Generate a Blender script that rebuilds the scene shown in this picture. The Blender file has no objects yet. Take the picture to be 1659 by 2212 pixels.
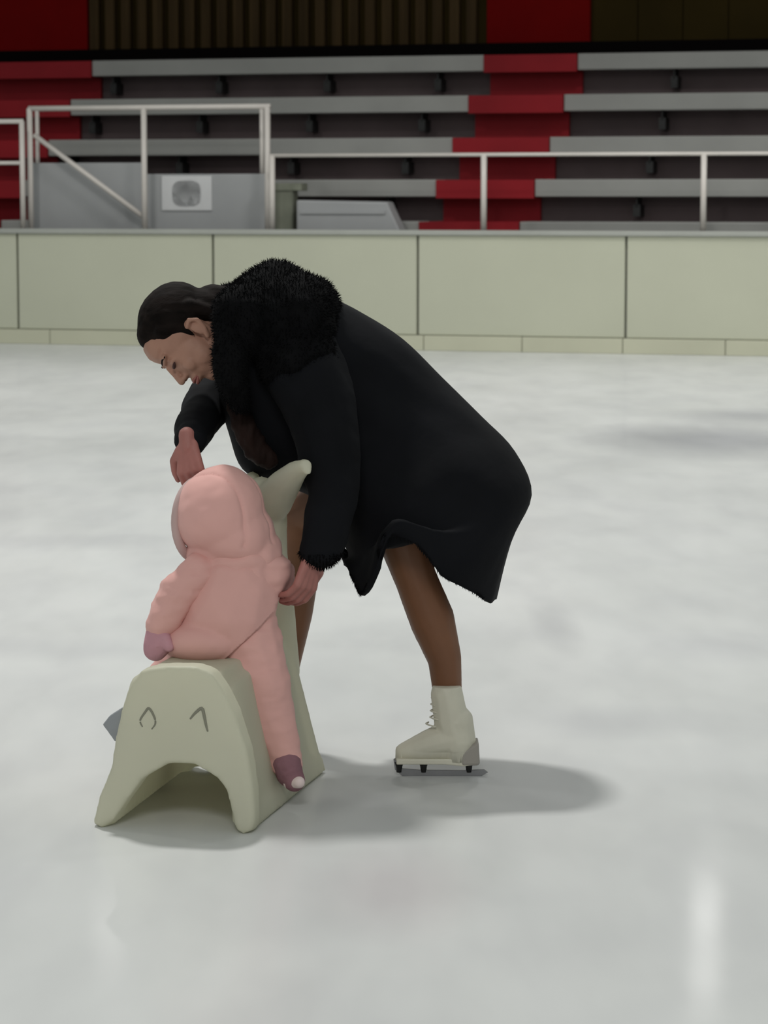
import bpy, bmesh, math, random
from mathutils import Vector, Matrix, noise
random.seed(7)
C = bpy.context.scene.collection
V = Vector
# ------------------------------------------------------------------ camera
F = 6000.0                      # focal length in pixels of the 1659 x 2212 frame
H = 1.52
TH = math.atan(688 / F)
cd = bpy.data.cameras.new('camera'); cam = bpy.data.objects.new('camera', cd); C.objects.link(cam)
cd.sensor_fit = 'VERTICAL'; cd.sensor_height = 36.0; cd.sensor_width = 27.0
cd.lens = F / 2212 * 36.0
cam.location = (0, 0, H); cam.rotation_euler = (math.pi / 2 - TH, 0, 0)
cd.clip_end = 300
cd.dof.use_dof = True; cd.dof.focus_distance = 7.2; cd.dof.aperture_fstop = 9.0
bpy.context.scene.camera = cam
# ------------------------------------------------------------------ world, exposure
vs = bpy.context.scene.view_settings
vs.view_transform = 'Standard'; vs.look = 'None'; vs.gamma = 1; vs.use_curve_mapping = False
vs.exposure = 0.0
w = bpy.data.worlds.new('hall_air'); bpy.context.scene.world = w; w.use_nodes = True
w.node_tree.nodes['Background'].inputs[0].default_value = (0.93, 1.0, 0.97, 1)
w.node_tree.nodes['Background'].inputs[1].default_value = 0.33
# ------------------------------------------------------------------ overhead lamps of the rink and an added fill
def lamp(x, y, z, e, size, spread=180):
    l = bpy.data.lights.new('rink_or_fill_lamp', 'AREA'); l.shape = 'DISK'; l.size = size; l.energy = e
    l.color = (1.0, 0.985, 0.955); l.spread = math.radians(spread)
    o = bpy.data.objects.new('rink_or_fill_lamp', l); C.objects.link(o); o.location = (x, y, z)
    return o
lamp(-1.35, 9.9, 7.5, 400, 0.8)
for x, y, e, sp, tilt in ((-8, 11.5, 100, 180, 0), (5.5, 12, 80, 180, 0), (-5.6, 17, 105, 150, 0), (1.2, 17, 105, 150, 0), (8, 17, 105, 150, 0), (-5, 22.5, 135, 135, 5), (1.8, 22.5, 135, 135, 5), (8, 22.5, 135, 135, 5)):
    lamp(x, y, 7.6, e, 1.0, sp).rotation_euler = (math.radians(tilt), 0, 0)
lamp(-0.5, -4.0, 7.6, 430, 3.0).rotation_euler = (math.radians(25), 0, 0)  # unseen front fill, added to brighten surfaces facing the camera
for x, y, z, e in ((3.04, 25.6, 5.22, 5.5), (2.79, 23.6, 5.32, 3.5), (-2.6, 25.6, 5.46, 2)):
    lamp(x, y, z, e, 0.3).rotation_euler = (math.radians(-50), 0, 0)

# ------------------------------------------------------------------ pixel helpers (a pixel of the photograph -> a point in the place)
FW = V((0, math.cos(TH), -math.sin(TH))); UP = V((0, math.sin(TH), math.cos(TH))); RT = V((1, 0, 0)); CP = V((0, 0, H))
def ray(px, py): return FW + RT * ((px - 829.5) / F) - UP * ((py - 1106) / F)
def at(px, py, Y):
    d = ray(px, py); return CP + d * (Y / d.y)
def ground(px, py):
    d = ray(px, py); return CP + d * (-H / d.z)
def onplane(px, py, P0, N):
    d = ray(px, py); return CP + d * ((P0 - CP).dot(N) / d.dot(N))
def pr(r, Y): return r * Y / F          # radius in pixels at distance Y
# ------------------------------------------------------------------ materials
def s2l(c): return tuple(((x / 255) / 12.92 if x <= 10 else (((x / 255) + .055) / 1.055) ** 2.4) for x in c)
def mat(name, col, rough=0.6, var=0.1, scale=6.0, bump=0.0, bscale=60, spec=0.4, metal=0.0, stretch=(1, 1, 1), sheen=0.0):
    m = bpy.data.materials.new(name); m.use_nodes = True; nt = m.node_tree; n = nt.nodes; L = nt.links
    b = n['Principled BSDF']; b.inputs['Roughness'].default_value = rough; b.inputs['Metallic'].default_value = metal
    b.inputs['Specular IOR Level'].default_value = spec
    if sheen: b.inputs['Sheen Weight'].default_value = sheen
    tc = n.new('ShaderNodeTexCoord'); mp = n.new('ShaderNodeMapping'); mp.inputs['Scale'].default_value = stretch
    L.new(tc.outputs['Object'], mp.inputs[0])
    nz = n.new('ShaderNodeTexNoise'); nz.inputs['Scale'].default_value = scale; nz.inputs['Detail'].default_value = 4
    L.new(mp.outputs[0], nz.inputs['Vector'])
    cr = n.new('ShaderNodeValToRGB'); cr.color_ramp.elements[0].position = .3; cr.color_ramp.elements[1].position = .7
    cr.color_ramp.elements[0].color = (*[c * (1 - var) for c in col], 1); cr.color_ramp.elements[1].color = (*[min(1, c * (1 + var)) for c in col], 1)
    L.new(nz.outputs[0], cr.inputs[0]); L.new(cr.outputs[0], b.inputs['Base Color'])
    if bump:
        n2 = n.new('ShaderNodeTexNoise'); n2.inputs['Scale'].default_value = bscale; n2.inputs['Detail'].default_value = 3
        L.new(mp.outputs[0], n2.inputs['Vector'])
        bp = n.new('ShaderNodeBump'); bp.inputs['Strength'].default_value = bump; bp.inputs['Distance'].default_value = 0.01
        L.new(n2.outputs[0], bp.inputs['Height']); L.new(bp.outputs[0], b.inputs['Normal'])
    return m
M = dict(
    coat=mat('black_coat_cloth', (.0052, .0056, .0072), .85, .25, 5, .25, 14, .12),
    fur=mat('black_fur', (.004, .004, .0045), .95, .3, 20, .2, 60, .08),
    lining=mat('brown_lining', (.018, .008, .006), .8, .4, 12, 0, spec=.2),
    skin=mat('skin', (.36, .195, .14), .55, .08, 12, .05, 80, .3),
    handskin=mat('cold_skin', (.36, .15, .13), .55, .1, 20, .05, 80, .3),
    tights=mat('brown_tights', (.17, .075, .037), .5, .1, 9, 0, spec=.35),
    hair=mat('dark_hair', (.0085, .0058, .005), .75, .5, 9, .15, 90, .07, stretch=(1, 5, 5)),
    lash=mat('lashes', (.05, .02, .018), .8, 0),
    lips=mat('lips', (.28, .10, .085), .5, .05),
    boot=mat('white_leather', (.60, .58, .48), .5, .06, 10, .05, 40, .35),
    heel=mat('grey_heel', (.30, .28, .25), .6, .1),
    steel=mat('blade_steel', (.25, .25, .26), .3, .1, 10, metal=.8),
    black=mat('black_metal', (.015, .015, .015), .5, .1),
    pink=mat('pink_snowsuit', (.70, .395, .36), .8, .05, 5, .25, 9, .15, sheen=.1),
    mitten=mat('mauve_mitten', (.50, .27, .31), .85, .1, 12, .2, 60, .1),
    mauve=mat('mauve_bootie', (.27, .14, .165), .85, .1, 12, .2, 60, .1),
    paleface=mat('child_skin', (.55, .36, .30), .6, .05),
    palesole=mat('pale_sole', (.75, .62, .60), .7, .05),
    trim=mat('pale_pink_trim', (.50, .36, .345), .85, .05),
    plastic=mat('white_moulded_plastic', (.72, .71, .585), .5, .04, 4, .03, 30, .3),
    plasticgrey=mat('grey_plastic', (.27, .285, .30), .5, .1),
    board=mat('cream_board', (.49, .50, .395), .45, .04, .8, spec=.3),
    kick=mat('yellowish_kickplate', (.50, .50, .385), .5, .05, 1.2, spec=.3),
    seam=mat('board_seam', (.19, .19, .165), .7, 0),
    cap=mat('board_cap', (.36, .37, .34), .5, .05, 2),
    rail=mat('white_rail_paint', (.62, .58, .54), .4, .04, 3),
    bench=mat('grey_bench_paint', (.31, .31, .295), .6, .08, 1.5, spec=.2),
    tier=mat('dark_brown_tier', (.105, .078, .080), .8, .15, 1.5),
    red=mat('red_paint', (.25, .010, .016), .65, .15, 1.2, spec=.2),
    redwall=mat('red_wall_panel', (.16, .001, .001), .8, .2, .9, spec=.1),
    slat=mat('brown_slats', (.055, .034, .014), .7, .3, 1.5, stretch=(6, 6, .3), spec=.1),
    brown=mat('brown_wall', (.032, .021, .004), .8, .2, .8, spec=.1),
    dark=mat('black_skirting', (.004, .003, .003), .9, 0, spec=.05),
    greybox=mat('grey_panel', (.33, .335, .34), .6, .05, 2),
    notice=mat('white_notice', (.58, .58, .585), .6, .03),
    noticegrey=mat('notice_print', (.49, .493, .50), .6, .01),
    sage=mat('sage_cover', (.19, .20, .155), .8, .15, 5),
)
# ice
def ice_mat():
    m = bpy.data.materials.new('ice'); m.use_nodes = True; nt = m.node_tree; n = nt.nodes; L = nt.links
    b = n['Principled BSDF']; b.inputs['Specular IOR Level'].default_value = .35
    tc = n.new('ShaderNodeTexCoord')
    def nz(sc, stretch, det=4, rot=0, dist=0.0):
        mp = n.new('ShaderNodeMapping'); mp.inputs['Scale'].default_value = stretch; mp.inputs['Rotation'].default_value = (0, 0, rot)
        L.new(tc.outputs['Object'], mp.inputs[0]); t = n.new('ShaderNodeTexNoise'); t.inputs['Scale'].default_value = sc
        t.inputs['Detail'].default_value = det; t.inputs['Distortion'].default_value = dist; L.new(mp.outputs[0], t.inputs['Vector']); return t
    def ramp(src, p0, c0, p1, c1):
        r = n.new('ShaderNodeValToRGB'); r.color_ramp.elements[0].position = p0; r.color_ramp.elements[0].color = (*c0, 1)
        r.color_ramp.elements[1].position = p1; r.color_ramp.elements[1].color = (*c1, 1); L.new(src, r.inputs[0]); return r
    def mul(a, bb):
        x = n.new('ShaderNodeMix'); x.data_type = 'RGBA'; x.blend_type = 'MULTIPLY'; x.inputs[0].default_value = 1
        L.new(a, x.inputs[6]); L.new(bb, x.inputs[7]); return x.outputs[2]
    a = ramp(nz(1.1, (1, .45, 1), 2, .25).outputs[0], .30, (.575, .588, .578), .70, (.65, .662, .652))
    s = ramp(nz(2.6, (1.2, .5, 1), 2.5, -.3, .3).outputs[0], .32, (.925, .925, .935), .6, (1, 1, 1))
    k = ramp(nz(9, (1, .25, 1), 2, .5).outputs[0], .3, (.965, .965, .965), .6, (1, 1, 1))
    out = mul(mul(a.outputs[0], s.outputs[0]), k.outputs[0])
    # worn smudges with a place of their own
    def smudge(px, py, rx, ry, col):
        nonlocal out
        g = ground(px, py)
        mp = n.new('ShaderNodeMapping'); mp.vector_type = 'POINT'
        mp.inputs['Location'].default_value = (-g.x / rx, -g.y / ry, 0); mp.inputs['Scale'].default_value = (1 / rx, 1 / ry, 1)
        L.new(tc.outputs['Object'], mp.inputs[0])
        gr = n.new('ShaderNodeTexGradient'); gr.gradient_type = 'SPHERICAL'; L.new(mp.outputs[0], gr.inputs[0])
        r = ramp(gr.outputs[0], 0.0, (1, 1, 1), .8, col); out = mul(out, r.outputs[0])
    smudge(1530, 950, .95, 1.5, (.62, .62, .66)); smudge(1620, 900, .7, .9, (.75, .75, .78))
    smudge(850, 1920, .22, .5, (.93, .885, .90)); smudge(1200, 1350, .1, .8, (.84, .84, .85)); smudge(200, 1170, .5, .35, (.90, .90, .91)); smudge(1300, 1560, .5, .3, (.92, .92, .93))
    smudge(1580, 1400, .5, .35, (.93, .93, .94)); smudge(60, 1400, .4, .3, (.92, .92, .93))
    L.new(out, b.inputs['Base Color'])
    b.inputs['Coat Weight'].default_value = .12; b.inputs['Coat Roughness'].default_value = .10
    rr = ramp(nz(1.5, (1, .5, 1), 2).outputs[0], .2, (.36, .36, .36), .8, (.46, .46, .46)); L.new(rr.outputs[0], b.inputs['Roughness'])
    nb = nz(5, (1, .5, 1), 4, .2); bp = n.new('ShaderNodeBump'); bp.inputs['Strength'].default_value = .05; bp.inputs['Distance'].default_value = .01
    L.new(nb.outputs[0], bp.inputs['Height']); L.new(bp.outputs[0], b.inputs['Normal'])
    return m
M['ice'] = ice_mat()
def translucent(m, col, k):      # thin moulded plastic lets some light through
    nt = m.node_tree; n = nt.nodes; tr = n.new('ShaderNodeBsdfTranslucent'); tr.inputs[0].default_value = (*col, 1)
    mx = n.new('ShaderNodeMixShader'); mx.inputs[0].default_value = k; out = n['Material Output']
    nt.links.new(n['Principled BSDF'].outputs[0], mx.inputs[1]); nt.links.new(tr.outputs[0], mx.inputs[2]); nt.links.new(mx.outputs[0], out.inputs[0])
translucent(M['plastic'], (.80, .79, .65), .38)
# ------------------------------------------------------------------ object helpers
def link(name, bm_or_me, m, parent=None, smooth=True):
    if isinstance(bm_or_me, bmesh.types.BMesh):
        me = bpy.data.meshes.new(name); bm_or_me.to_mesh(me); bm_or_me.free()
    else: me = bm_or_me; me.name = name
    me.materials.clear(); me.materials.append(m)
    if parent is not None:
        o0 = parent
        while o0.parent: o0 = o0.parent
        me.transform(Matrix.Translation(-o0.location))
    if smooth:
        for p in me.polygons: p.use_smooth = True
    o = bpy.data.objects.new(name, me); C.objects.link(o)
    if parent is not None: o.parent = parent
    return o
def tag(o, label=None, cat=None, group=None, kind=None):
    if label: o['label'] = label
    if cat: o['category'] = cat
    if group: o['group'] = group
    if kind: o['kind'] = kind
    return o
def thing(name, loc, label, cat, group=None, kind=None):
    o = bpy.data.objects.new(name, None); C.objects.link(o); o.location = loc; o.empty_display_size = .1
    return tag(o, label, cat, group, kind)
def bx(bm, x0, x1, y0, y1, z0, z1, T=None):
    vs_ = [bm.verts.new((T(x, y, z) if T else V((x, y, z)))) for x in (x0, x1) for y in (y0, y1) for z in (z0, z1)]
    for f in ((0, 1, 3, 2), (4, 6, 7, 5), (0, 4, 5, 1), (2, 3, 7, 6), (0, 2, 6, 4), (1, 5, 7, 3)):
        bm.faces.new([vs_[i] for i in f])
    bmesh.ops.recalc_face_normals(bm, faces=bm.faces[:])
def bevel(bm, w_, seg=2):
    bmesh.ops.bevel(bm, geom=[e for e in bm.edges if e.is_manifold and e.calc_face_angle(0) > .5], offset=w_, segments=seg, affect='EDGES', profile=.5)
def tube(bm, pts, r, n=10, closed=False, ref=None):
    pts = [V(p) for p in pts]; rings = []; N = len(pts)
    rr = r if isinstance(r, (list, tuple)) else [r] * N
    for i, p in enumerate(pts):
        a = pts[(i - 1) % N] if (closed or i > 0) else p; b = pts[(i + 1) % N] if (closed or i < N - 1) else p
        d = (b - a).normalized(); u = d.cross(ref or V((0, 0, 1)))
        if u.length < .15: u = d.cross(V((0, 1, 0)))
        u.normalize(); v = d.cross(u)
        rings.append([bm.verts.new(p + (u * math.cos(t) + v * math.sin(t)) * rr[i]) for t in [2 * math.pi * k / n for k in range(n)]])
    for i in range(N if closed else N - 1):
        A, B = rings[i], rings[(i + 1) % N]
        for k in range(n): bm.faces.new((A[k], A[(k + 1) % n], B[(k + 1) % n], B[k]))
    if not closed:
        bm.faces.new(rings[0][::-1]); bm.faces.new(rings[-1])
    bmesh.ops.recalc_face_normals(bm, faces=bm.faces[:])
def ell(bm, c, r, R=None, sub=2):
    if not isinstance(r, (tuple, list)): r = (r, r, r)
    m = Matrix.Translation(c) @ (R.to_4x4() if R else Matrix()) @ Matrix.Diagonal((*r, 1))
    bmesh.ops.create_icosphere(bm, subdivisions=sub, radius=1, matrix=m)
def chain(bm, pts, step=.22):
    """pts: list of (Vector, radius) - dense balls along a tapered limb"""
    for (a, ra), (b, rb) in zip(pts, pts[1:]):
        n = max(1, int((b - a).length / (step * min(ra, rb))) + 1)
        for k in range(n + 1):
            t = k / n; ell(bm, a.lerp(b, t), ra + (rb - ra) * t, sub=2)
def remesh(bm, voxel, smooth=6, fac=.5):
    me = bpy.data.meshes.new('tmp'); bm.to_mesh(me); bm.free()
    o = bpy.data.objects.new('tmp', me); C.objects.link(o)
    r = o.modifiers.new('r', 'REMESH'); r.mode = 'VOXEL'; r.voxel_size = voxel
    if smooth: s = o.modifiers.new('s', 'SMOOTH'); s.iterations = smooth; s.factor = fac
    bpy.context.view_layer.update()
    out = bpy.data.meshes.new_from_object(o.evaluated_get(bpy.context.evaluated_depsgraph_get()))
    bpy.data.objects.remove(o); bpy.data.meshes.remove(me)
    return out
def displace(me, amp, scale, seed=0, stretch=(1, 1, 1)):
    me.update(); ns = [v.normal.copy() for v in me.vertices]
    for v, nn in zip(me.vertices, ns):
        p = V((v.co.x * stretch[0], v.co.y * stretch[1], v.co.z * stretch[2])) * scale + V((seed, seed * 2, 0))
        v.co += nn * amp * noise.fractal(p, 1.0, 2.0, 3)
def fur(bm, me, n, ln, droop=.5, wd=.0016, seed=1, filt=None):
    rnd = random.Random(seed); me.update(); polys = [p for p in me.polygons if (filt is None or filt(p.center))]
    for k in range(n):
        p = rnd.choice(polys); c = p.center.copy(); nn = p.normal.copy()
        d = (nn + V((rnd.uniform(-.6, .6), rnd.uniform(-.6, .6), rnd.uniform(-.6, .6) - droop))).normalized()
        L = ln * rnd.uniform(.6, 1.2); s = d.cross(V((rnd.random(), rnd.random(), rnd.random()))).normalized() * wd
        s2 = d.cross(s).normalized() * wd
        a = bm.verts.new(c - nn * .002 + s); b = bm.verts.new(c - nn * .002 - s * .5 + s2); e = bm.verts.new(c - nn * .002 - s * .5 - s2); t = bm.verts.new(c + d * L)
        for f in ((a, b, t), (b, e, t), (e, a, t)): bm.faces.new(f)
def catmull(P, n):
    out = []; P = [V(p) for p in P]
    for i in range(len(P) - 1):
        p0 = P[max(i - 1, 0)]; p1 = P[i]; p2 = P[i + 1]; p3 = P[min(i + 2, len(P) - 1)]
        for k in range(n):
            t = k / n
            out.append(.5 * ((2 * p1) + (p2 - p0) * t + (2 * p0 - 5 * p1 + 4 * p2 - p3) * t * t + (3 * p1 - p0 - 3 * p2 + p3) * t ** 3))
    out.append(P[-1]); return out
def polyat(poly, t):
    """point at fraction t of a pixel polyline"""
    L = [0]
    for a, b in zip(poly, poly[1:]): L.append(L[-1] + math.dist(a, b))
    s = t * L[-1]
    for i in range(len(poly) - 1):
        if s <= L[i + 1] + 1e-9:
            k = (s - L[i]) / max(1e-9, L[i + 1] - L[i]); return (poly[i][0] + (poly[i + 1][0] - poly[i][0]) * k, poly[i][1] + (poly[i + 1][1] - poly[i][1]) * k)
    return poly[-1]

# ------------------------------------------------------------------ the ice
bm = bmesh.new(); bx(bm, -22, 22, -6, 40, -.1, 0)
tag(link('floor', bm, M['ice'], smooth=False), kind='structure')

# ------------------------------------------------------------------ stands frame: u along the boards, v away from the ice
A = math.radians(17); DW = V((math.cos(A), -math.sin(A), 0)); NW = V((math.sin(A), math.cos(A), 0)); O0 = V((0, 27.2, 0))
def T(u, v, z): return O0 + DW * u + NW * v + V((0, 0, z))
def uz(px, py, v):
    p = onplane(px, py, O0 + NW * v, NW); return (p - O0).dot(DW), p.z
def uat(px, py, v): return uz(px, py, v)[0]
def zat(px, py, v): return uz(px, py, v)[1]

# rink boards
boards = thing('wall_rink', T(0, 0, 0), None, None, kind='structure')
ZT = zat(830, 497, 0); ZK = zat(830, 722, 0)
seams = [uat(38, 600, 0), uat(460, 600, 0), uat(902, 600, 0), uat(1352, 600, 0)]
pw = (seams[3] - seams[0]) / 3
edges = [seams[0] - pw * k for k in range(5, 0, -1)] + seams + [seams[3] + pw * k for k in range(1, 6)]
for a, b in zip(edges, edges[1:]):
    bm = bmesh.new(); bx(bm, a + .012, b - .012, 0, .05, ZK, ZT - .05, T); bevel(bm, .006)
    link('board_panel', bm, M['board'], boards, False)
for k in range(27):
    a = edges[0] + k * pw * .47; bm = bmesh.new(); bx(bm, a + .003, a + pw * .47 - .003, -.025, .05, 0.0, ZK - .006, T); bevel(bm, .006)
    link('kick_plate', bm, M['kick'], boards, False)
bm = bmesh.new(); bx(bm, edges[0], edges[-1], .045, .16, 0, ZT - .05, T); link('backing', bm, M['seam'], boards, False)
bm = bmesh.new(); bx(bm, edges[0], edges[-1], -.03, .2, ZT - .05, ZT, T); bevel(bm, .01); link('cap_rail', bm, M['cap'], boards, False)

# bleachers
NV = [.75 + .62 * i for i in range(5)]
ytop = [478, 388, 298, 208, 122]
ZB = [zat(800, y, v) for y, v in zip(ytop, NV)]
uL = uat(2, 480, NV[0]); uA = uat(905, 490, NV[0]); uB = uat(1122, 490, NV[0])
UE0, UE1 = uat(-2000, 400, NV[2]), uat(3200, 400, NV[2])
bm = bmesh.new()
for i in range(5):
    v1 = NV[i + 1] + .32 if i < 4 else NV[4] + 1.2
    bx(bm, UE0, UE1, NV[i] + .32, v1 + .1, 0, ZB[i] - .16, T)
tag(link('bleacher_tiers', bm, M['tier'], smooth=False), kind='structure')
bm = bmesh.new(); bx(bm, UE0, UE1, .16, NV[0] + .33, 0, 0.75, T)
tag(link('walkway', bm, M['cap'], smooth=False), kind='structure')
rows = ['lowest', 'fourth', 'third', 'second', 'topmost']
def bench(u0, u1, i, label, br):
    t = thing('bleacher_bench', T((u0 + u1) / 2, NV[i], ZB[i] - .30), label, 'bench', 'grey benches of the stands')
    bm = bmesh.new(); bx(bm, u0, u1, NV[i], NV[i] + .40, ZB[i] - .175, ZB[i], T); bevel(bm, .012)
    link('seat_board', bm, M['bench'], t, False)
    for u in br:
        bm = bmesh.new(); bx(bm, u - .008, u + .008, NV[i] + .10, NV[i] + .34, ZB[i] - .28, ZB[i] - .17, T); bx(bm, u - .036, u + .036, NV[i] + .10, NV[i] + .34, ZB[i] - .37, ZB[i] - .25, T)
        link('bracket', bm, M['black'], t, False)
for i in range(5):
    u0 = uat(700, 187, NV[4])
    off = uat(700, 187, NV[4]); st = uat(940, 187, NV[4]) - off
    br = [off + st * k for k in range(-3, 3) if uL + .1 < off + st * k < uA - .1]
    br2 = [uat(1452, 187, NV[4]) + st * 2.0 * k for k in range(0, 4)]
    bench(uL, uA, i, f'{rows[i]} grey bench row of the stands, between the two red stairways', br)
    bench(uB, UE1, i, f'{rows[i]} grey bench row of the stands, right of the red stairway', br2)
# red stairways
def stairs(u0, u1, label):
    t = bmesh.new()
    for i in range(5):
        bx(t, u0 + .004, u1 - .004, NV[i] - .02, (NV[i + 1] + .1 if i < 4 else NV[4] + 1.2), ZB[i] - .19, ZB[i] - .004, T)
        bx(t, u0 + .004, u1 - .004, NV[i] + .26, NV[i] + .60, ZB[i] - .45, ZB[i] - .18, T)
    o = link('stairway', t, M['red'], smooth=False); tag(o, label, 'stairs', kind='structure')
stairs(uA, uB, 'red painted stairway running up between two blocks of grey benches')
stairs(uL - 1.6 * (uB - uA), uL, 'red painted stairway at the left edge beyond the white railing')
# back wall
VW = NV[4] + 1.15; ZW0 = zat(800, 98, VW)
bm = bmesh.new(); bx(bm, UE0, UE1, VW - .06, VW + .3, 0, ZW0 + .0, T); tag(link('baseboard_back', bm, M['dark'], smooth=False), kind='structure')
bm = bmesh.new(); bx(bm, UE0, UE1, VW + .05, VW + .3, ZW0, 6.2, T); tag(link('wall_back', bm, M['brown'], smooth=False), kind='structure')
bm = bmesh.new(); bx(bm, UE0, UE1, .2, VW + .3, 6.2, 6.4, T); tag(link('added_ceiling', bm, M['brown'], smooth=False), kind='structure')  # unseen low roof, added to cut ambient light on the upper benches
def wpanel(n, x0, x1, m):
    bm = bmesh.new(); bx(bm, uat(x0, 50, VW), uat(x1, 50, VW), VW - .02, VW + .06, ZW0, 6.2, T); bevel(bm, .01); tag(link(n, bm, m, smooth=False), kind='structure')
wpanel('trim_1', -330, 190, M['redwall']); wpanel('trim_2', 1052, 1275, M['redwall'])
bm = bmesh.new(); a, b = uat(196, 50, VW), uat(1046, 50, VW); n = 24
for k in range(n):
    u = a + (b - a) * k / n; bx(bm, u, u + (b - a) / n * .58, VW - .04, VW + .06, ZW0, 6.2, T)
tag(link('trim_3', bm, M['slat'], smooth=False), kind='structure')
bm = bmesh.new(); a, b = uat(1282, 50, VW), UE1
for k in range(18):
    u = a + (b - a) * k / 18; bx(bm, u, u + (b - a) / 18 - .015, VW + .02, VW + .06, ZW0, 6.2, T)
tag(link('trim_4', bm, M['brown'], smooth=False), kind='structure')

# railings on the boards
def rail_tube(t, name, pts, r=.022): 
    bm = bmesh.new(); tube(bm, pts, r, 10); return link(name, bm, M['rail'], t)
VR = .25
zr = zat(1045, 334, VR); zb = ZT - .03
U = lambda x, y=400: uat(x, y, VR)
t = thing('railing', T(U(1045), VR, zb), 'long white pipe railing on the boards in front of the benches', 'railing')
for x in (588, 1045, 1520, 1990): rail_tube(t, 'post', [T(U(x), VR, zb), T(U(x), VR, zr)], .029)
rail_tube(t, 'top_rail', [T(U(584), VR, zr), T(U(2020), VR, zr)], .019)
# left platform railing
VF = .42
t = thing('railing', T(uat(312, 480, VF), VF, zb), 'tall white railing around the grey booth at left with a diagonal brace', 'railing')
z1 = zat(312, 232, VF)
for x in (66, 312, 578): rail_tube(t, 'post', [T(uat(x, 400, VF), VF, zb - .15), T(uat(x, 400, VF), VF, z1)], .030)
rail_tube(t, 'top_rail', [T(uat(62, 232, VF), VF, z1), T(uat(584, 232, VF), VF, z1)], .026)
for x in (82, 566): rail_tube(t, 'post', [T(uat(x, 400, VF + .35), VF + .35, zat(x, 405, VF + .35)), T(uat(x, 400, VF + .35), VF + .35, z1)], .022)
rail_tube(t, 'top_rail', [T(uat(78, 232, VF + .35), VF + .35, z1), T(uat(570, 232, VF + .35), VF + .35, z1)], .02)
rail_tube(t, 'diagonal_brace', [T(*(lambda q: (q[0], VF + .02, q[1]))(uz(74, 292, VF + .02))), T(*(lambda q: (q[0], VF + .02, q[1]))(uz(312, 470, VF + .02)))], .026)
# far left railing
t = thing('railing', T(U(49), VR, zb), 'white railing ending in a post at the left edge before the red stairs', 'railing')
z2 = zat(49, 262, VR)
rail_tube(t, 'post', [T(U(49), VR, zb), T(U(49), VR, z2)], .028)
rail_tube(t, 'post', [T(U(-420), VR, zb), T(U(-420), VR, z2)], .028)
rail_tube(t, 'top_rail', [T(U(-440), VR, z2), T(U(52), VR, z2)], .024)
rail_tube(t, 'middle_rail', [T(U(-440), VR, zat(20, 352, VR)), T(U(52), VR, zat(20, 352, VR))], .02)
# grey booth behind the railing
bt = thing('booth', T(uat(330, 480, .55), .55, .75), 'low grey booth wall with a pale square notice behind the white railing', 'booth')
bm = bmesh.new()
for x0, x1, y0, y1, y0b in ((70, 306, 352, 492, 362), (306, 575, 376, 492, 376)):
    bx(bm, uat(x0, 400, .6), uat(x1, 400, .6), .6, .7, .75, zat(x0, y0, .6), T)
bevel(bm, .01); link('wall_panel', bm, M['greybox'], bt, False)
for x in (uat(72, 400, .6), uat(560, 400, .6)):
    bm = bmesh.new(); bx(bm, x, x + .05, .7, .74, .75, zat(300, 378, .6), T); link('side_panel', bm, M['greybox'], bt, False)
nt_ = bmesh.new(); bx(nt_, uat(350, 400, .6), uat(458, 400, .6), .585, .605, zat(400, 455, .6), zat(400, 380, .6), T); bevel(nt_, .006)
no = link('notice', nt_, M['notice'], bt, False); no['label'] = 'pale square notice'
# grey oval print on the notice, unreadable in the photo
bm = bmesh.new(); cu, cz = uat(404, 418, .6), zat(404, 418, .6)
vsr = [bm.verts.new(T(cu + .155 * abs(math.cos(a_)) ** .6 * (1 if math.cos(a_) > 0 else -1), .582, cz + .13 * abs(math.sin(a_)) ** .6 * (1 if math.sin(a_) > 0 else -1))) for a_ in [2 * math.pi * k / 28 for k in range(28)]]
f = bm.faces.new(vsr); bmesh.ops.solidify(bm, geom=[f], thickness=.003); link('print', bm, M['noticegrey'], no, False)
# small sage cabinet and grey cover beyond the boards
c0 = thing('cabinet', T(uat(615, 470, .7), .7, .75), 'narrow sage grey cabinet just right of the grey booth', 'cabinet')
bm = bmesh.new(); bx(bm, uat(598, 420, .7), uat(642, 420, .7), .56, .73, .75, zat(620, 398, .7), T); bevel(bm, .01); link('body', bm, M['sage'], c0, False)
bm = bmesh.new(); bx(bm, uat(592, 420, .7), uat(662, 420, .7), .54, .74, zat(620, 412, .68), zat(620, 396, .68), T); bevel(bm, .008); link('top', bm, M['sage'], c0, False)
c1 = thing('covered_table', T(uat(745, 480, .45), .45, .75), 'low grey covered table with a slanting end behind the boards', 'table')
bm = bmesh.new()
q = [(uat(640, 480, .45), .75), (uat(640, 480, .45), zat(640, 432, .45)), (uat(835, 480, .45), zat(835, 436, .45)), (uat(862, 480, .45), zat(862, 496, .45)), (uat(862, 480, .45), .75)]
fr = [bm.verts.new(T(u, .45, z)) for u, z in q]; bk = [bm.verts.new(T(u, .68, z)) for u, z in q]
bm.faces.new(fr); bm.faces.new(bk[::-1])
for k in range(5): bm.faces.new((fr[k], bk[k], bk[(k + 1) % 5], fr[(k + 1) % 5]))
bmesh.ops.recalc_face_normals(bm, faces=bm.faces[:]); bevel(bm, .02, 3); link('cover', bm, M['greybox'], c1, False)
bm = bmesh.new(); bx(bm, uat(650, 480, .45), uat(832, 480, .45), .435, .46, zat(700, 462, .45), zat(700, 455, .45), T); link('fold', bm, M['greybox'], c1, False)

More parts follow.
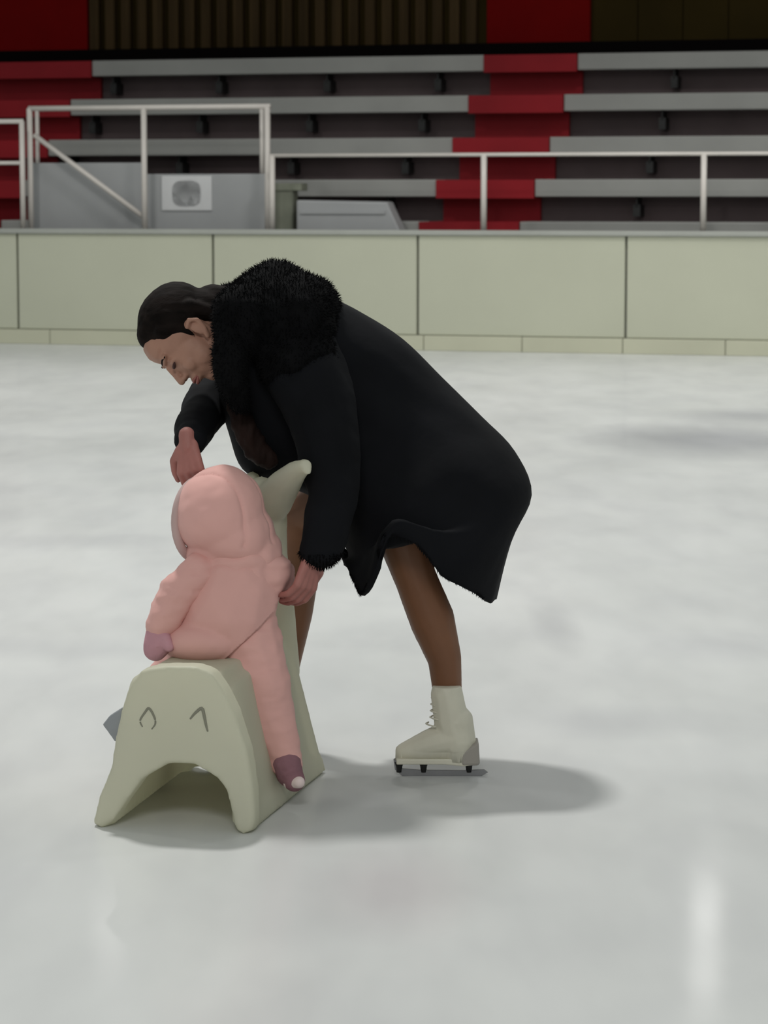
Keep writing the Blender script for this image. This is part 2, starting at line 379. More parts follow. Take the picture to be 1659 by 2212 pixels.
# ------------------------------------------------------------------ skating aid (white moulded plastic animal)
gA = ground(372, 1795); ax = V((.20, .98, 0)).normalized(); sx = V((ax.y, -ax.x, 0))   # long axis, right side
aid = thing('skating_aid', (gA.x, gA.y, 0), 'white moulded plastic ride-on animal skating aid under the pink child', 'skating aid')
outer = [(198, 1783), (213, 1722), (240, 1655), (247, 1600), (262, 1530), (282, 1476), (305, 1448), (345, 1440), (420, 1440), (455, 1452), (482, 1490), (508, 1545), (532, 1620), (545, 1700), (549, 1770), (545, 1796), (525, 1803), (508, 1795)]
inner = [(498, 1750), (490, 1712), (470, 1683), (420, 1652), (363, 1650), (308, 1682), (272, 1732), (243, 1775), (222, 1790)]
def slab(bm, poly, P0, N, th):
    f = [bm.verts.new(onplane(x, y, P0, N)) for x, y in poly]; b = [bm.verts.new(v.co + N * th) for v in f]
    bm.faces.new(f); bm.faces.new(b[::-1]); n = len(f)
    for k in range(n): bm.faces.new((f[k], b[k], b[(k + 1) % n], f[(k + 1) % n]))
def hexa(bm, a, b):
    """a, b: two quads of points"""
    A_ = [bm.verts.new(p) for p in a]; B_ = [bm.verts.new(p) for p in b]
    bm.faces.new(A_); bm.faces.new(B_[::-1])
    for k in range(4): bm.faces.new((A_[k], B_[k], B_[(k + 1) % 4], A_[(k + 1) % 4]))
P0 = V((gA.x, gA.y, 0))
def LA(l, s, z): return P0 + ax * l + sx * s + V((0, 0, z))   # length, side, height
bm = bmesh.new()
slab(bm, outer + inner, P0, ax, .07)
# side walls
for sg in (-1, 1):
    hexa(bm, [LA(.03, sg * .19, .0), LA(.03, sg * .155, .0), LA(.03, sg * .085, .33), LA(.03, sg * .12, .33)],
             [LA(.72, sg * .20, .0), LA(.72, sg * .16, .0), LA(.72, sg * .08, .36), LA(.72, sg * .115, .36)])
    # foot ledge
    hexa(bm, [LA(.03, sg * .14, .06), LA(.03, sg * .14, .015), LA(.03, sg * .195, .0), LA(.03, sg * .185, .04)],
             [LA(.74, sg * .13, .12), LA(.74, sg * .14, .015), LA(.74, sg * .215, .0), LA(.74, sg * .20, .05)])
# seat
hexa(bm, [LA(.02, -.115, .34), LA(.02, .10, .34), LA(.02, .09, .37), LA(.02, -.10, .37)],
         [LA(.70, -.10, .32), LA(.70, .10, .32), LA(.70, .09, .37), LA(.70, -.09, .37)])
# far end wall with its small opening
PF = P0 + ax * .68; s0 = (onplane(414, 1670, PF, ax) - PF).dot(sx); s1 = (onplane(452, 1670, PF, ax) - PF).dot(sx); z0 = onplane(430, 1655, PF, ax).z
for a_, b_, zz in ((-.17, s0, 0), (s1, .17, 0), (s0 - .01, s1 + .01, z0)):
    ta, tb = (max(-.09, min(.09, q_)) for q_ in (a_, b_))
    hexa(bm, [LA(.66, a_, zz), LA(.66, b_, zz), LA(.66, tb, .34), LA(.66, ta, .34)], [LA(.70, a_, zz), LA(.70, b_, zz), LA(.70, tb, .34), LA(.70, ta, .34)])
# far end: flared chest, neck, head with ears
for sg in (-1, 1):
    chain(bm, [(LA(.70, sg * .17, .035), .038), (LA(.70, sg * .115, .22), .045), (LA(.70, sg * .07, .36), .055)])
chain(bm, [(LA(.70, -.07, .36), .06), (LA(.70, .07, .36), .06)])
Yh = 7.16
chain(bm, [(at(600, 1450, 7.26), pr(52, Yh)), (at(592, 1320, Yh), pr(48, Yh)), (at(574, 1200, Yh - .02), pr(50, Yh)), (at(566, 1110, Yh - .04), pr(56, Yh))])
ell(bm, at(564, 1095, Yh - .05), (pr(60, Yh), .075, pr(68, Yh)))
ell(bm, at(585, 1130, Yh - .05), (pr(38, Yh), .06, pr(75, Yh)))
chain(bm, [(at(588, 1084, 7.07), pr(46, 7)), (at(612, 1050, 7.02), pr(38, 7)), (at(638, 1020, 6.95), pr(26, 7)), (at(660, 1006, 6.89), pr(16, 7)), (at(664, 1018, 6.88), pr(11, 7))])
chain(bm, [(at(540, 1070, Yh + .06), pr(34, Yh)), (at(545, 1036, Yh + .08), pr(20, Yh))])
chain(bm, [(at(560, 1140, Yh), .055), (at(545, 1165, Yh + .08), .05)])   # muzzle pointing away
body = remesh(bm, .007, 9, .6)
link('body', body, M['plastic'], aid)
# eye slots as dark tubes, recess shade put in their colour, and the grey knob
def mark(pts, r, nm):
    bm = bmesh.new(); tube(bm, [onplane(x, y, P0 - ax * .002, ax) for x, y in catmull2(pts)], r, 8); link(nm, bm, M['plasticgrey'], aid)
def catmull2(pts): return [(p.x, p.y) for p in catmull([(x, y, 0) for x, y in pts], 4)]
M['plasticmark'] = mat('recess_shade_plastic', (.22, .215, .165), .6, .1)
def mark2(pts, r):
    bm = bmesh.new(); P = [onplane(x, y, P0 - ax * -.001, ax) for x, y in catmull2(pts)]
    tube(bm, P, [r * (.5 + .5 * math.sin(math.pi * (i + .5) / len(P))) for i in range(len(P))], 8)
    o = link('slot_shade_mark', bm, M['plasticmark'], aid)
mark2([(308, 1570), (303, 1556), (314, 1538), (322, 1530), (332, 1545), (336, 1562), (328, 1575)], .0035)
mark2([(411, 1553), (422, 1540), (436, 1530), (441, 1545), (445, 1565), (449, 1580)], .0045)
bm = bmesh.new()
slab(bm, [(264, 1528), (236, 1546), (220, 1566), (234, 1584), (246, 1602), (264, 1604)], P0 + ax * .025, ax, .045)
link('knob', remesh(bm, .003, 18), M['plasticgrey'], aid)['label'] = 'small grey knob on the left side'

# ------------------------------------------------------------------ the woman
YW = 7.25
gw = ground(940, 1678)
woman = thing('person', (gw.x, YW, 0), 'woman in long black coat and white ice skates bending over the small child', 'person')
HS1, HS2 = 1, -1
def limb(bm, L):   # L: (px, py, Y, r_px)
    chain(bm, [(at(x, y, Y), pr(r, Y)) for x, y, Y, r in L])
# head frame
hc = at(409, 727, 7.2)
fwd = V((-.36, -.30, -.90)).normalized()            # the face looks down and a little to the camera
upv = V((-.92, .05, .36)); upv = (upv - fwd * upv.dot(fwd)).normalized()
sid = fwd.cross(upv).normalized()                    # one side of the head
if sid.y > 0: sid = -sid                             # near side = -Y
HR = Matrix((fwd, upv, sid)).transposed()
def HP(f, u, s): return hc + (fwd * f + upv * u + sid * s) * 1.06
K = 1.06
bm = bmesh.new()
ell(bm, HP(-.012, .035, 0), (.100 * K, .088 * K, .078 * K), HR, 3)          # skull
ell(bm, HP(.030, -.02, 0), (.066 * K, .088 * K, .063 * K), HR, 3)           # face
ell(bm, HP(.048, .055, 0), (.045 * K, .045 * K, .055 * K), HR)              # forehead
ell(bm, HP(.050, -.085, 0), (.034 * K, .026 * K, .030 * K), HR)             # chin
chain(bm, [(HP(.03, -.085, .025), .022), (HP(-.015, -.055, .052), .018), (HP(-.02, -.02, .062), .014)])
chain(bm, [(HP(.03, -.085, -.025), .022), (HP(-.015, -.055, -.052), .018), (HP(-.02, -.02, -.062), .014)])
chain(bm, [(HP(.092, .018, 0), .008), (HP(.104, -.008, 0), .009), (HP(.112, -.024, 0), .0105)])   # nose
for s in (-1, 1):
    ell(bm, HP(.100, -.028, s * .011), (.010, .008, .008), HR)              # nostril wings
    ell(bm, HP(.068, -.028, s * .036), (.022, .026, .022), HR)              # cheek
    ell(bm, HP(.036, -.048, s * .040), (.034, .034, .026), HR)
    chain(bm, [(HP(.090, .030, s * .012), .007), (HP(.080, .034, s * .044), .007)])          # brow
    ell(bm, HP(.076, .010, s * .030), (.014, .012, .016), HR)               # eyelid
    e = [(HP(-.004, .006, s * .078), .007), (HP(-.018, .009, s * .085), .006), (HP(-.027, -.010, s * .085), .006), (HP(-.016, -.034, s * .079), .006), (HP(-.002, -.047, s * .070), .0075)]
    chain(bm, e); ell(bm, HP(-.010, -.020, s * .074), (.014, .026, .007), HR)
chain(bm, [(HP(.088, -.050, -.018), .006), (HP(.096, -.049, 0), .008), (HP(.088, -.050, .018), .006)])
chain(bm, [(HP(.086, -.060, -.015), .006), (HP(.093, -.061, 0), .008), (HP(.086, -.060, .015), .006)])
# neck, torso
chain(bm, [(HP(-.03, -.05, 0), .058), (at(510, 740, 7.24), .060), (at(560, 770, 7.26), .085)])
for x, y, r, q in ((600, 790, .11, .15), (680, 840, .115, .15), (760, 880, .11, .145), (850, 925, .12, .155), (930, 970, .135, .17)):
    for k in (-1, 0, 1): ell(bm, at(x, y, 7.32) + V((0, k * (q - r), 0)), (r, r, r), sub=3)
# near arm
def hand(bm, W, d, nrm, thumb_s, curl, sc=1.0, spread=.06, curl2=None):
    """palm + four fingers + thumb.  W wrist, d = towards knuckles, nrm = palm side"""
    d = V(d).normalized(); nrm = V(nrm); nrm = (nrm - d * nrm.dot(d)).normalized(); s = d.cross(nrm).normalized() * thumb_s
    chain(bm, [(W - d * .02 * sc, .023 * sc), (W + d * .015 * sc, .024 * sc)])
    for k in (-1.5, -.5, .5, 1.5):
        chain(bm, [(W + d * .01 * sc + s * k * .010 * sc, .0145 * sc), (W + d * .080 * sc + s * k * .0195 * sc, .0115 * sc)])
    lens = (.034, .027, .020)
    for k, (kk, fl) in enumerate(((1.5, .92), (.5, 1.05), (-.5, .98), (-1.5, .78))):
        p = W + d * .082 * sc + s * kk * .0200 * sc; a = curl * .35; dd = (d + s * kk * spread).normalized(); pts = [(p, .0098 * sc)]
        for j in range(3):
            a += curl * (.55, .75, .55)[j] * (1 + .06 * k)
            q = pts[-1][0] + (dd * math.cos(a) + nrm * math.sin(a)) * lens[j] * 1.22 * fl * sc
            pts.append((q, (.0092, .0085, .0072)[j] * sc))
        chain(bm, pts, .3)
    b = W + d * .018 * sc + s * .022 * sc
    t1 = b + (d * .55 + s * .75 + nrm * .35).normalized() * .038 * sc
    t2 = t1 + (d * .80 + s * .25 + nrm * .55).normalized() * .032 * sc
    t3 = t2 + (d * .80 + nrm * .65).normalized() * .024 * sc
    chain(bm, [(b, .016 * sc), (t1, .0125 * sc), (t2, .0105 * sc), (t3, .0085 * sc)], .3)
limb(bm, [(640, 800, 7.12, 50), (715, 960, 7.01, 40), (690, 1150, 6.95, 30), (680, 1190, 6.925, 24)])
hand(bm, at(676, 1200, 6.915), (-.24, -.12, -.95), (-.72, .65, -.1), HS1, .66, 1.0)
# far arm
limb(bm, [(520, 800, 7.46, 50), (450, 870, 7.38, 42), (418, 925, 7.14, 30), (407, 950, 7.03, 24)])
hand(bm, at(405, 955, 7.0), (.12, -.35, -.93), (.35, .90, -.25), HS2, .95, .95)
# legs
limb(bm, [(945, 975, 7.28, 88), (905, 1060, 7.22, 78), (868, 1160, 7.16, 52), (900, 1250, 7.17, 44), (934, 1340, 7.18, 48), (958, 1420, 7.19, 36), (967, 1490, 7.2, 30), (972, 1570, 7.2, 32)])
limb(bm, [(975, 1590, 7.2, 28), (930, 1608, 7.2, 20), (890, 1618, 7.2, 13)])
limb(bm, [(930, 970, 7.38, 90), (800, 1050, 7.42, 82), (650, 1110, 7.5, 50), (648, 1230, 7.52, 42), (638, 1320, 7.53, 38), (622, 1420, 7.54, 28), (600, 1560, 7.54, 26)])
limb(bm, [(600, 1530, 7.54, 26), (556, 1548, 7.54, 19), (518, 1556, 7.54, 13)])
body = remesh(bm, .0034, 5, .5)
# tights = same legs a touch thicker
bo = link('body', body, M['skin'], woman)
bo.data.materials.append(M['handskin'])
hw = [at(668, 1215, 6.9) - woman.location, at(404, 975, 6.97) - woman.location]
for p in bo.data.polygons:
    if min((p.center - q_).length for q_ in hw) < .15: p.material_index = 1
tg = bmesh.new()
limb(tg, [(945, 975, 7.28, 91), (905, 1060, 7.22, 81), (868, 1160, 7.16, 55), (898, 1250, 7.17, 47.5), (934, 1340, 7.18, 51), (960, 1420, 7.19, 39), (966, 1490, 7.2, 34), (970, 1520, 7.2, 33)])
limb(tg, [(930, 970, 7.38, 93), (800, 1050, 7.42, 85), (650, 1110, 7.5, 53), (648, 1230, 7.52, 45), (638, 1320, 7.53, 41), (623, 1420, 7.54, 31), (598, 1540, 7.54, 29)])
link('tights', remesh(tg, .006, 5), M['tights'], woman)
# hair: tight cap swept back and a low knot
hb = bmesh.new()
ell(hb, HP(-.022, .046, 0), (.101 * K, .092 * K, .083 * K), HR, 3)
ell(hb, HP(.012, .088, 0), (.060, .042, .058), HR, 3)
ell(hb, HP(-.075, -.01, 0), (.055, .075, .07), HR, 3)
for s in (-1, 1):
    chain(hb, [(HP(.026, .062, s * .062), .019), (HP(.0, .03, s * .071), .014), (HP(.006, .004, s * .0695), .0065), (HP(.008, -.020, s * .067), .003)])
    chain(hb, [(HP(-.055, .02, s * .066), .022), (HP(-.062, -.03, s * .055), .022)])
chain(hb, [(HP(-.10, -.02, 0), .05), (HP(-.115, -.07, 0), .045), (HP(-.105, -.11, 0), .04)])
hm = remesh(hb, .004, 8)
displace(hm, .0015, 18, 3, (1, 3, 3)); link('hair', hm, M['hair'], woman)
# face details
for s in (-1, 1):
    b_ = bmesh.new(); tube(b_, [HP(.076 + .0165 * math.cos(math.radians(-62 + k * 24.8)), .003 + .0008 * abs(k - 2.5), s * (.030 + .0185 * math.sin(math.radians(-62 + k * 24.8)))) for k in range(6)], [.0018, .0034, .0042, .0044, .0038, .002], 8); link('eyelashes', b_, M['lash'], woman)
    b_ = bmesh.new(); tube(b_, [HP(.0945 - k * .0035, .033 + (1.6 - abs(k - 1.6)) * .002, s * (.014 + k * .0095)) for k in range(5)], [.0018, .003, .003, .0026, .0012], 8); link('eyebrow', b_, M['hair'], woman)
b_ = bmesh.new()
tube(b_, [HP(.089, -.0545, -.021), HP(.0985, -.051, -.008), HP(.1015, -.0525, 0), HP(.0985, -.051, .008), HP(.089, -.0545, .021)], [.002, .0046, .0048, .0046, .002], 8)
tube(b_, [HP(.088, -.057, -.019), HP(.0975, -.0605, -.007), HP(.0995, -.061, 0), HP(.0975, -.0605, .007), HP(.088, -.057, .019)], [.002, .005, .0055, .005, .002], 8)
link('lips', b_, M['lips'], woman)

# coat: a lofted shell from collar to hem
RG = [  # front px, back px, half depth (m), Y
    ((478, 690), (560, 600), .11, 7.25), ((468, 770), (640, 590), .17, 7.27), ((474, 850), (715, 640), .20, 7.30),
    ((494, 935), (775, 672), .195, 7.33), ((524, 1012), (870, 732), .185, 7.33), ((590, 1046), (958, 818), .185, 7.33),
    ((665, 1065), (1043, 902), .22, 7.32), ((715, 1120), (1112, 974), .25, 7.30), ((742, 1172), (1148, 1066), .275, 7.29)]
NS = 96
hem = [(740, 1205), (776, 1286), (782, 1286), (806, 1240), (824, 1200), (830, 1166), (852, 1160), (900, 1178), (930, 1212), (955, 1246), (990, 1262), (1030, 1284), (1062, 1307), (1072, 1292)]
hemmid = [(752, 1200), (780, 1215), (806, 1190), (822, 1150), (850, 1120), (870, 1120), (915, 1140), (960, 1165), (1000, 1185), (1040, 1195), (1075, 1200), (1098, 1190), (1104, 1170)]
rings = []
def ell_ring(fr, bk, hd, Y):
    a = at(*fr, Y); b = at(*bk, Y); c = (a + b) / 2; h = (b - a) / 2; out = []
    for k in range(NS):
        th = 2 * math.pi * k / NS
        ct, st = math.cos(th), math.sin(th)
        e = .85
        out.append(c - h * (abs(ct) ** e * (1 if ct > 0 else -1)) + V((0, -1, 0)) * hd * (abs(st) ** e * (1 if st > 0 else -1)))
    return out
for r_ in RG: rings.append(ell_ring(*r_))
def hem_ring(poly, lift, hd):
    out = []
    for k in range(NS):
        th = 2 * math.pi * k / NS; t = (1 - math.cos(th)) / 2
        x, y = polyat(poly, t); st = math.sin(th)
        dpt = 7.28 - hd * (abs(st) ** .7 * (1 if st > 0 else -1))
        # keep the metric position of the plane 7.28 while spreading in depth
        p = at(x, y - (lift if st < 0 else 0), 7.28); p.y = dpt; p.z += 0
        if st > 0:
            p = at(x, y, dpt)
        else: p = at(x, y - lift, dpt)
        out.append(p)
    return out
rings.append(hem_ring(hemmid, 12, .30)); rings.append(hem_ring(hem, 26, .31))
bm = bmesh.new(); cols = []
for k in range(NS):
    cols.append(catmull([r[k] for r in rings], 5))
NR = len(cols[0]); grid = []
for i in range(NR):
    row = []
    for k in range(NS):
        p = cols[k][i]; c = sum((cols[j][i] for j in range(0, NS, 8)), V()) / 8; d = (p - c); d.normalize()
        th = 2 * math.pi * k / NS; dn = i / NR
        wv = .010 * dn * math.sin(th * 6 + 1.0) * max(0, dn - .35) * 2 * (.3 if math.cos(th) > .6 else 1) + .010 * noise.noise(V((k * .16, i * .22, 3)))
        row.append(bm.verts.new(p + d * wv))
    grid.append(row)
for i in range(NR - 1):
    for k in range(NS):
        bm.faces.new((grid[i][k], grid[i][(k + 1) % NS], grid[i + 1][(k + 1) % NS], grid[i + 1][k]))
bmesh.ops.recalc_face_normals(bm, faces=bm.faces[:])
co = link('coat', bm, M['coat'], woman)
md = co.modifiers.new('thick', 'SOLIDIFY'); md.thickness = .016; md.offset = -1
# fringe of fur along the hem
b_ = bmesh.new(); rnd = random.Random(4)
for k in range(700):
    a_ = rnd.random() * NS
    if abs(math.cos(2 * math.pi * a_ / NS)) > .86: continue
    i0 = int(a_) % NS; fr_ = a_ - int(a_); p = cols[i0][-1].lerp(cols[(i0 + 1) % NS][-1], fr_)
    d = (V((rnd.uniform(-.4, .4), rnd.uniform(-.4, .4), -1))).normalized(); L = rnd.uniform(.004, .009); s = V((.0016, 0, 0)); s2 = V((0, .0016, 0))
    vv = [b_.verts.new(p + q) for q in (s - d * .006, s2 - s - d * .006, -s2 - s - d * .006, d * L)]
    for f in ((0, 1, 3), (1, 2, 3), (2, 0, 3)): b_.faces.new([vv[j] for j in f])
link('hem_fringe', b_, M['fur'], woman, False)['kind'] = 'stuff'
# sleeves
sb = bmesh.new()
limb(sb, [(640, 765, 7.16, 94), (686, 860, 7.08, 86), (712, 960, 7.01, 76), (727, 1060, 6.96, 60), (710, 1140, 6.93, 54), (693, 1185, 6.92, 46)])
sm = remesh(sb, .008, 8); displace(sm, .010, 7, 2)
sl = link('sleeve', sm, M['coat'], woman)
b_ = bmesh.new(); fur(b_, sm, 900, .011, .8, seed=3, filt=lambda c: (c + woman.location).z < at(700, 1188, 6.93).z); 
me_ = bpy.data.meshes.new('t'); b_.to_mesh(me_); b_.free(); me_.transform(Matrix.Translation(woman.location)); link('cuff_fur', me_, M['fur'], sl, False)['kind'] = 'stuff'
sb = bmesh.new()
limb(sb, [(540, 790, 7.46, 85), (470, 850, 7.40, 62), (436, 895, 7.26, 50), (416, 935, 7.10, 42), (411, 955, 7.03, 37)])
sm = remesh(sb, .007, 6); displace(sm, .006, 9, 5)
link('sleeve', sm, M['coat'], woman)
# hood lying on the shoulders, with its fur collar
hb = bmesh.new()
ell(hb, at(598, 679, 7.22), (pr(128, 7.2), .19, pr(108, 7.2)), sub=4)
ell(hb, at(650, 682, 7.2), (pr(84, 7.2), .17, pr(100, 7.2)), sub=3)
ell(hb, at(640, 770, 7.12), (pr(90, 7.1), .11, pr(80, 7.1)), sub=3)
ell(hb, at(530, 690, 7.1), (pr(72, 7.1), .10, pr(85, 7.1)), sub=3)
limb(hb, [(500, 660, 7.05, 38), (498, 740, 7.03, 36), (503, 820, 7.04, 34), (520, 875, 7.08, 26)])
limb(hb, [(500, 650, 7.38, 38), (500, 740, 7.4, 34), (500, 820, 7.4, 32)])
hm = remesh(hb, .008, 8); displace(hm, .014, 9, 8)
ho = link('hood', hm, M['fur'], woman)
b_ = bmesh.new(); fur(b_, hm, 14000, .011, .25, .0014, seed=9); me_ = bpy.data.meshes.new('t'); b_.to_mesh(me_); b_.free(); me_.transform(Matrix.Translation(woman.location)); link('fur', me_, M['fur'], ho, False)['kind'] = 'stuff'
# brown lining of the open front
lb = bmesh.new()
limb(lb, [(500, 850, 7.12, 16), (525, 920, 7.155, 27), (555, 975, 7.16, 28), (580, 995, 7.16, 22)])
lm = remesh(lb, .006, 5); displace(lm, .006, 25, 2, (3, 1, 1)); link('coat_lining', lm, M['lining'], woman)

# skates
def skate(Y, dx, dy):
    g = ground(940, 1678)
    def S(x, y, off=0):
        p = at(x + dx, y + dy, Y); p.y += off; return p
    root = None
    sb = bmesh.new()
    chain(sb, [(S(965, 1500), pr(37, Y)), (S(975, 1560), pr(40, Y)), (S(988, 1600), pr(42, Y))])
    chain(sb, [(S(985, 1560), pr(40, Y)), (S(995, 1605), pr(36, Y))])
    chain(sb, [(S(985, 1590), pr(42, Y)), (S(930, 1605), pr(32, Y)), (S(885, 1620), pr(23, Y)), (S(872, 1624), pr(20, Y))])
    # sole cut level
    me_ = remesh(sb, .004, 4)
    zc = S(940, 1641).z
    for v in me_.vertices:
        lim = S(940, 1622).z
        if v.co.z < lim: v.co.z = zc
    for v in me_.vertices:
        if v.co.z < zc: v.co.z = zc
    zt = S(965, 1482).z
    for v in me_.vertices:
        if v.co.z > zt: v.co.z = zt + (v.co.z - zt) * .15
    bt_ = link('skate_boot', me_, M['boot'], woman)
    bt_['label'] = 'white leather skate boot'
    # sole and heel
    b1 = bmesh.new(); pts = [(856, 1634), (1032, 1634), (1034, 1646), (1000, 1650), (960, 1646), (856, 1646)]
    f = [b1.verts.new(S(x, y, -.036)) for x, y in pts]; b = [b1.verts.new(S(x, y, .036)) for x, y in pts]
    b1.faces.new(f); b1.faces.new(b[::-1])
    for k in range(6): b1.faces.new((f[k], b[k], b[(k + 1) % 6], f[(k + 1) % 6]))
    bmesh.ops.recalc_face_normals(b1, faces=b1.faces[:]); bevel(b1, .003); link('sole', b1, M['boot'], bt_, False)
    b1 = bmesh.new(); f = []; pts = [(990, 1622), (1033, 1596), (1036, 1648), (996, 1650)]
    f = [b1.verts.new(S(x, y, -.038)) for x, y in pts]; b = [b1.verts.new(S(x, y, .038)) for x, y in pts]
    b1.faces.new(f); b1.faces.new(b[::-1])
    for k in range(4): b1.faces.new((f[k], b[k], b[(k + 1) % 4], f[(k + 1) % 4]))
    bmesh.ops.recalc_face_normals(b1, faces=b1.faces[:]); bevel(b1, .008, 3); link('heel', b1, M['heel'], bt_, False)
    # blade with three posts
    b1 = bmesh.new(); pts = [(850, 1640), (858, 1636), (868, 1660), (905, 1663), (1000, 1664), (1046, 1662), (1054, 1668), (1040, 1676), (900, 1678), (868, 1675), (853, 1662)]
    f = [b1.verts.new(S(x, y, -.003)) for x, y in pts]; b = [b1.verts.new(S(x, y, .003)) for x, y in pts]; n_ = len(pts)
    b1.faces.new(f); b1.faces.new(b[::-1])
    for k in range(n_): b1.faces.new((f[k], b[k], b[(k + 1) % n_], f[(k + 1) % n_]))
    bmesh.ops.recalc_face_normals(b1, faces=b1.faces[:]); bl = link('blade', b1, M['steel'], bt_, False)
    for x in (862, 915, 1013):
        b1 = bmesh.new(); tube(b1, [S(x, 1646), S(x, 1655), S(x, 1668)], [.013, .009, .007], 10); link('blade_post', b1, M['black'], bl)
    # laces
    for k in range(5):
        b1 = bmesh.new(); x0, y0 = 937 - k * 1.0 - max(0, k - 3) * 8, 1507 + k * 14
        tube(b1, [S(x0 + 16, y0 + 2, -.032), S(x0 + 1, y0, -.020), S(x0 - 5, y0, .0), S(x0 + 1, y0, .020)], .0022, 6); link('lace', b1, M['boot'], bt_)
skate(7.17, 0, 0)
skate(7.54, -375, -62)

# ------------------------------------------------------------------ the child
YC = 6.93
child = thing('person', tuple(at(480, 1445, YC)), 'small child in pink hooded snowsuit seated on the white skating aid', 'person')
# head/body under the suit (face shows at the hood's left opening)
b_ = bmesh.new()
hcc = at(472, 1115, YC)
fd = V((-.80, .55, -.22)).normalized()
ell(b_, hcc, (.085, .085, .092), sub=3)
ell(b_, hcc + fd * .025 - V((0, 0, .02)), (.070, .070, .072), sub=3)
ell(b_, hcc + fd * .094 - V((0, 0, .018)), .010)
sdv = fd.cross(V((0, 0, 1))).normalized()
for s in (-1, 1): ell(b_, hcc + fd * .072 + sdv * s * .038 - V((0, 0, .035)), .026)
chain(b_, [(hcc - V((0, 0, .08)), .04), (at(510, 1220, YC), .05), (at(505, 1300, YC), .09), (at(470, 1385, YC), .10)])
limb(b_, [(520, 1400, 6.90, 50), (574, 1500, 6.86, 38), (612, 1610, 6.83, 26), (628, 1670, 6.80, 18)])
limb(b_, [(430, 1400, 7.02, 50), (340, 1500, 7.02, 34), (300, 1600, 7.02, 26)])
limb(b_, [(420, 1240, 6.88, 32), (362, 1310, 6.86, 26), (346, 1370, 6.85, 20), (342, 1395, 6.85, 16)])
limb(b_, [(580, 1250, 6.95, 34), (600, 1250, 7.02, 26), (594, 1230, 7.08, 18)])
link('body', remesh(b_, .005, 4), M['paleface'], child)
for s in (-1, 1):
    b_ = bmesh.new(); ell(b_, hcc + fd * .088 + sdv * s * .030 + V((0, 0, .008)), (.007, .007, .005)); link('eye', b_, M['lash'], child)
# snowsuit
b_ = bmesh.new()
limb(b_, [(514, 1230, YC, 90), (508, 1290, YC, 100), (490, 1350, 6.94, 104)])
limb(b_, [(466, 1240, YC, 66), (572, 1240, YC, 60)])
ell(b_, at(455, 1385, 6.95), (pr(104, YC), .13, pr(52, YC)), sub=3)
limb(b_, [(530, 1370, 6.92, 80), (545, 1420, 6.90, 76), (572, 1500, 6.86, 62), (603, 1600, 6.83, 45), (622, 1650, 6.81, 34)])
limb(b_, [(430, 1395, 7.02, 60), (345, 1490, 7.03, 48), (310, 1590, 7.03, 36)])
limb(b_, [(428, 1238, 6.88, 46), (385, 1280, 6.86, 44), (358, 1325, 6.85, 41), (346, 1365, 6.85, 34)])
limb(b_, [(568, 1245, 6.93, 58), (596, 1248, 6.96, 46), (600, 1245, 7.05, 36)])
sm = remesh(b_, .006, 6); displace(sm, .007, 8, 4, (1, 1, 3.0))
# stitched quilting grooves around the jacket
sm.update(); zs = [at(500, y, YC).z for y in (1222, 1262, 1303, 1345)]
for v in sm.vertices:
    x = v.co.z
    for z0 in zs:
        d_ = (x - z0 - .006 * math.sin(v.co.x * 30)) / .007
        if abs(d_) < 3 and at(425, 1250, YC).x < v.co.x and v.co.y < YC: v.co += v.normal * (-.003 * math.exp(-d_ * d_))
suit = link('snowsuit', sm, M['pink'], child)
# jacket hem: raised diagonal welt from the right hip to the seat
b_ = bmesh.new()
limb(b_, [(505, 1270, YC, 99), (490, 1330, 6.92, 106), (455, 1385, 6.93, 100)])
ell(b_, at(440, 1378, 6.92), (pr(96, YC), .14, pr(50, YC)), sub=3)
jm = remesh(b_, .006, 5); 
a1 = at(625, 1295, 6.8); a2 = at(480, 1428, 6.8); nrm = (a2 - a1).cross(V((0, 1, 0))).normalized()
if nrm.z > 0: nrm = -nrm
b2 = bmesh.new(); b2.from_mesh(jm); bmesh.ops.bisect_plane(b2, geom=b2.verts[:] + b2.edges[:] + b2.faces[:], plane_co=a1, plane_no=nrm, clear_outer=True)
for v in b2.verts:
    v.co += V((0, 0, 0))
bpy.data.meshes.remove(jm)
jk = link('jacket', b2, M['pink'], child); md = jk.modifiers.new('t', 'SOLIDIFY'); md.thickness = .010; md.offset = 0
dp = jk.data; dp.update()
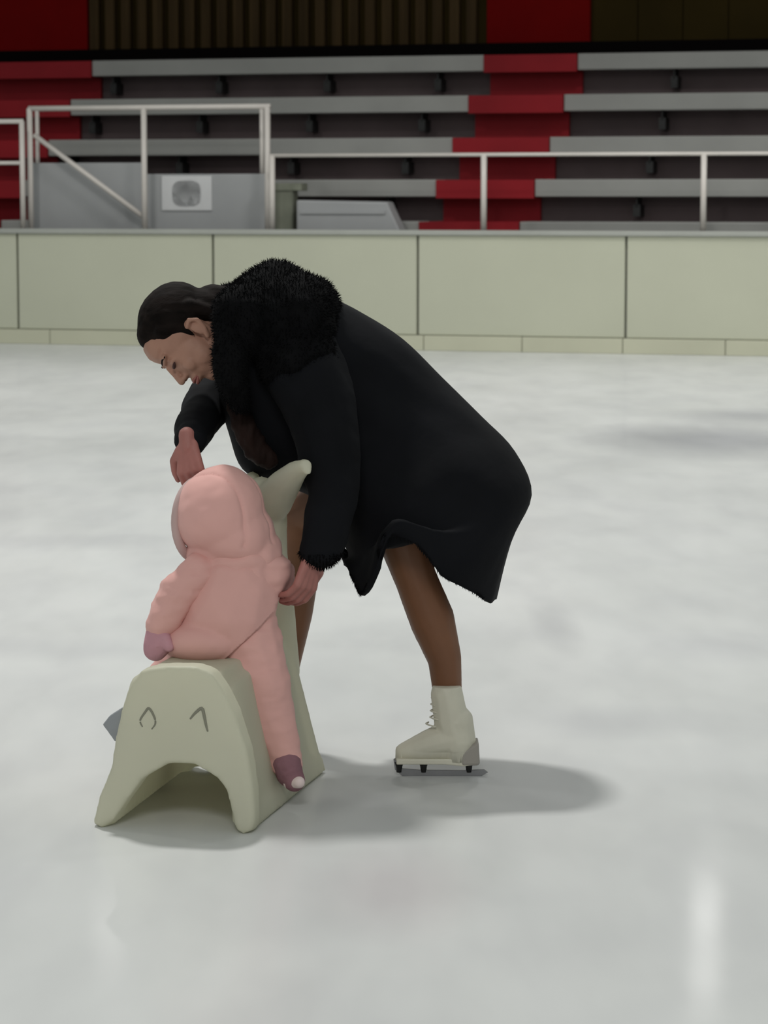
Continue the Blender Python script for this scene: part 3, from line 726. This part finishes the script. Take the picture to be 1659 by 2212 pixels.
# hood
b_ = bmesh.new()
ell(b_, at(478, 1108, YC), (pr(95, YC), .122, pr(96, YC)), sub=4)
ell(b_, at(505, 1150, YC), (pr(88, YC), .110, pr(75, YC)), sub=3)
limb(b_, [(470, 1195, YC, 66), (545, 1195, YC, 64)])
hm = remesh(b_, .006, 6); displace(hm, .007, 9, 1)
hc2 = at(478, 1110, YC)
b2 = bmesh.new(); b2.from_mesh(hm); bmesh.ops.bisect_plane(b2, geom=b2.verts[:] + b2.edges[:] + b2.faces[:], plane_co=hcc + fd * .075, plane_no=fd, clear_outer=True)
hm.clear_geometry(); b2.to_mesh(hm); b2.free()
for v in hm.vertices:      # two gussets down the back of the hood
    r_ = v.co - hcc; s_ = r_.dot(sdv)
    for s0 in (-.045, .045):
        d_ = (s_ - s0) / .006
        if abs(d_) < 3 and v.co.z > hcc.z - .07: v.co -= (r_.normalized()) * .006 * math.exp(-d_ * d_)
hd = link('hood', hm, M['pink'], child); md = hd.modifiers.new('t', 'SOLIDIFY'); md.thickness = .010; md.offset = 0
b_ = bmesh.new(); cc = hcc + fd * .064 + V((0, 0, .002))
tube(b_, [cc + sdv * (.094 * math.cos(t_)) + V((0, 0, 1)) * (.100 * math.sin(t_)) for t_ in [2 * math.pi * k / 40 for k in range(40)]], .012, 10, closed=True, ref=fd)
br_ = link('hood_brim', b_, M['trim'], hd); br_['label'] = 'pale pink brim of the hood'
# mittens, bootie
b_ = bmesh.new(); limb(b_, [(345, 1370, 6.85, 33), (340, 1392, 6.84, 32), (336, 1402, 6.84, 28)]); limb(b_, [(356, 1380, 6.82, 15), (366, 1398, 6.81, 12)])
link('mitten', remesh(b_, .004, 5), M['mitten'], child)
b_ = bmesh.new(); limb(b_, [(598, 1240, 7.05, 32), (592, 1228, 7.09, 30)]); link('mitten', remesh(b_, .004, 5), M['mitten'], child)
def bootie(x, y, Y, dy):
    b_ = bmesh.new(); limb(b_, [(x - 6, y - 32, Y, 33), (x, y - 10, Y, 31)]); limb(b_, [(x, y - 10, Y, 30), (x + 10, y + 5, Y + dy, 25)])
    bo_ = link('bootie', remesh(b_, .004, 4), M['mauve'], child)
    b_ = bmesh.new(); limb(b_, [(x - 4, y + 11, Y - .032, 11), (x + 20, y + 8, Y + dy - .022, 14)]); link('toe_cap', remesh(b_, .003, 4), M['palesole'], bo_)['label'] = 'pale toe of the bootie'
bootie(626, 1682, 6.80, -.03)
bootie(292, 1622, 7.05, .05)
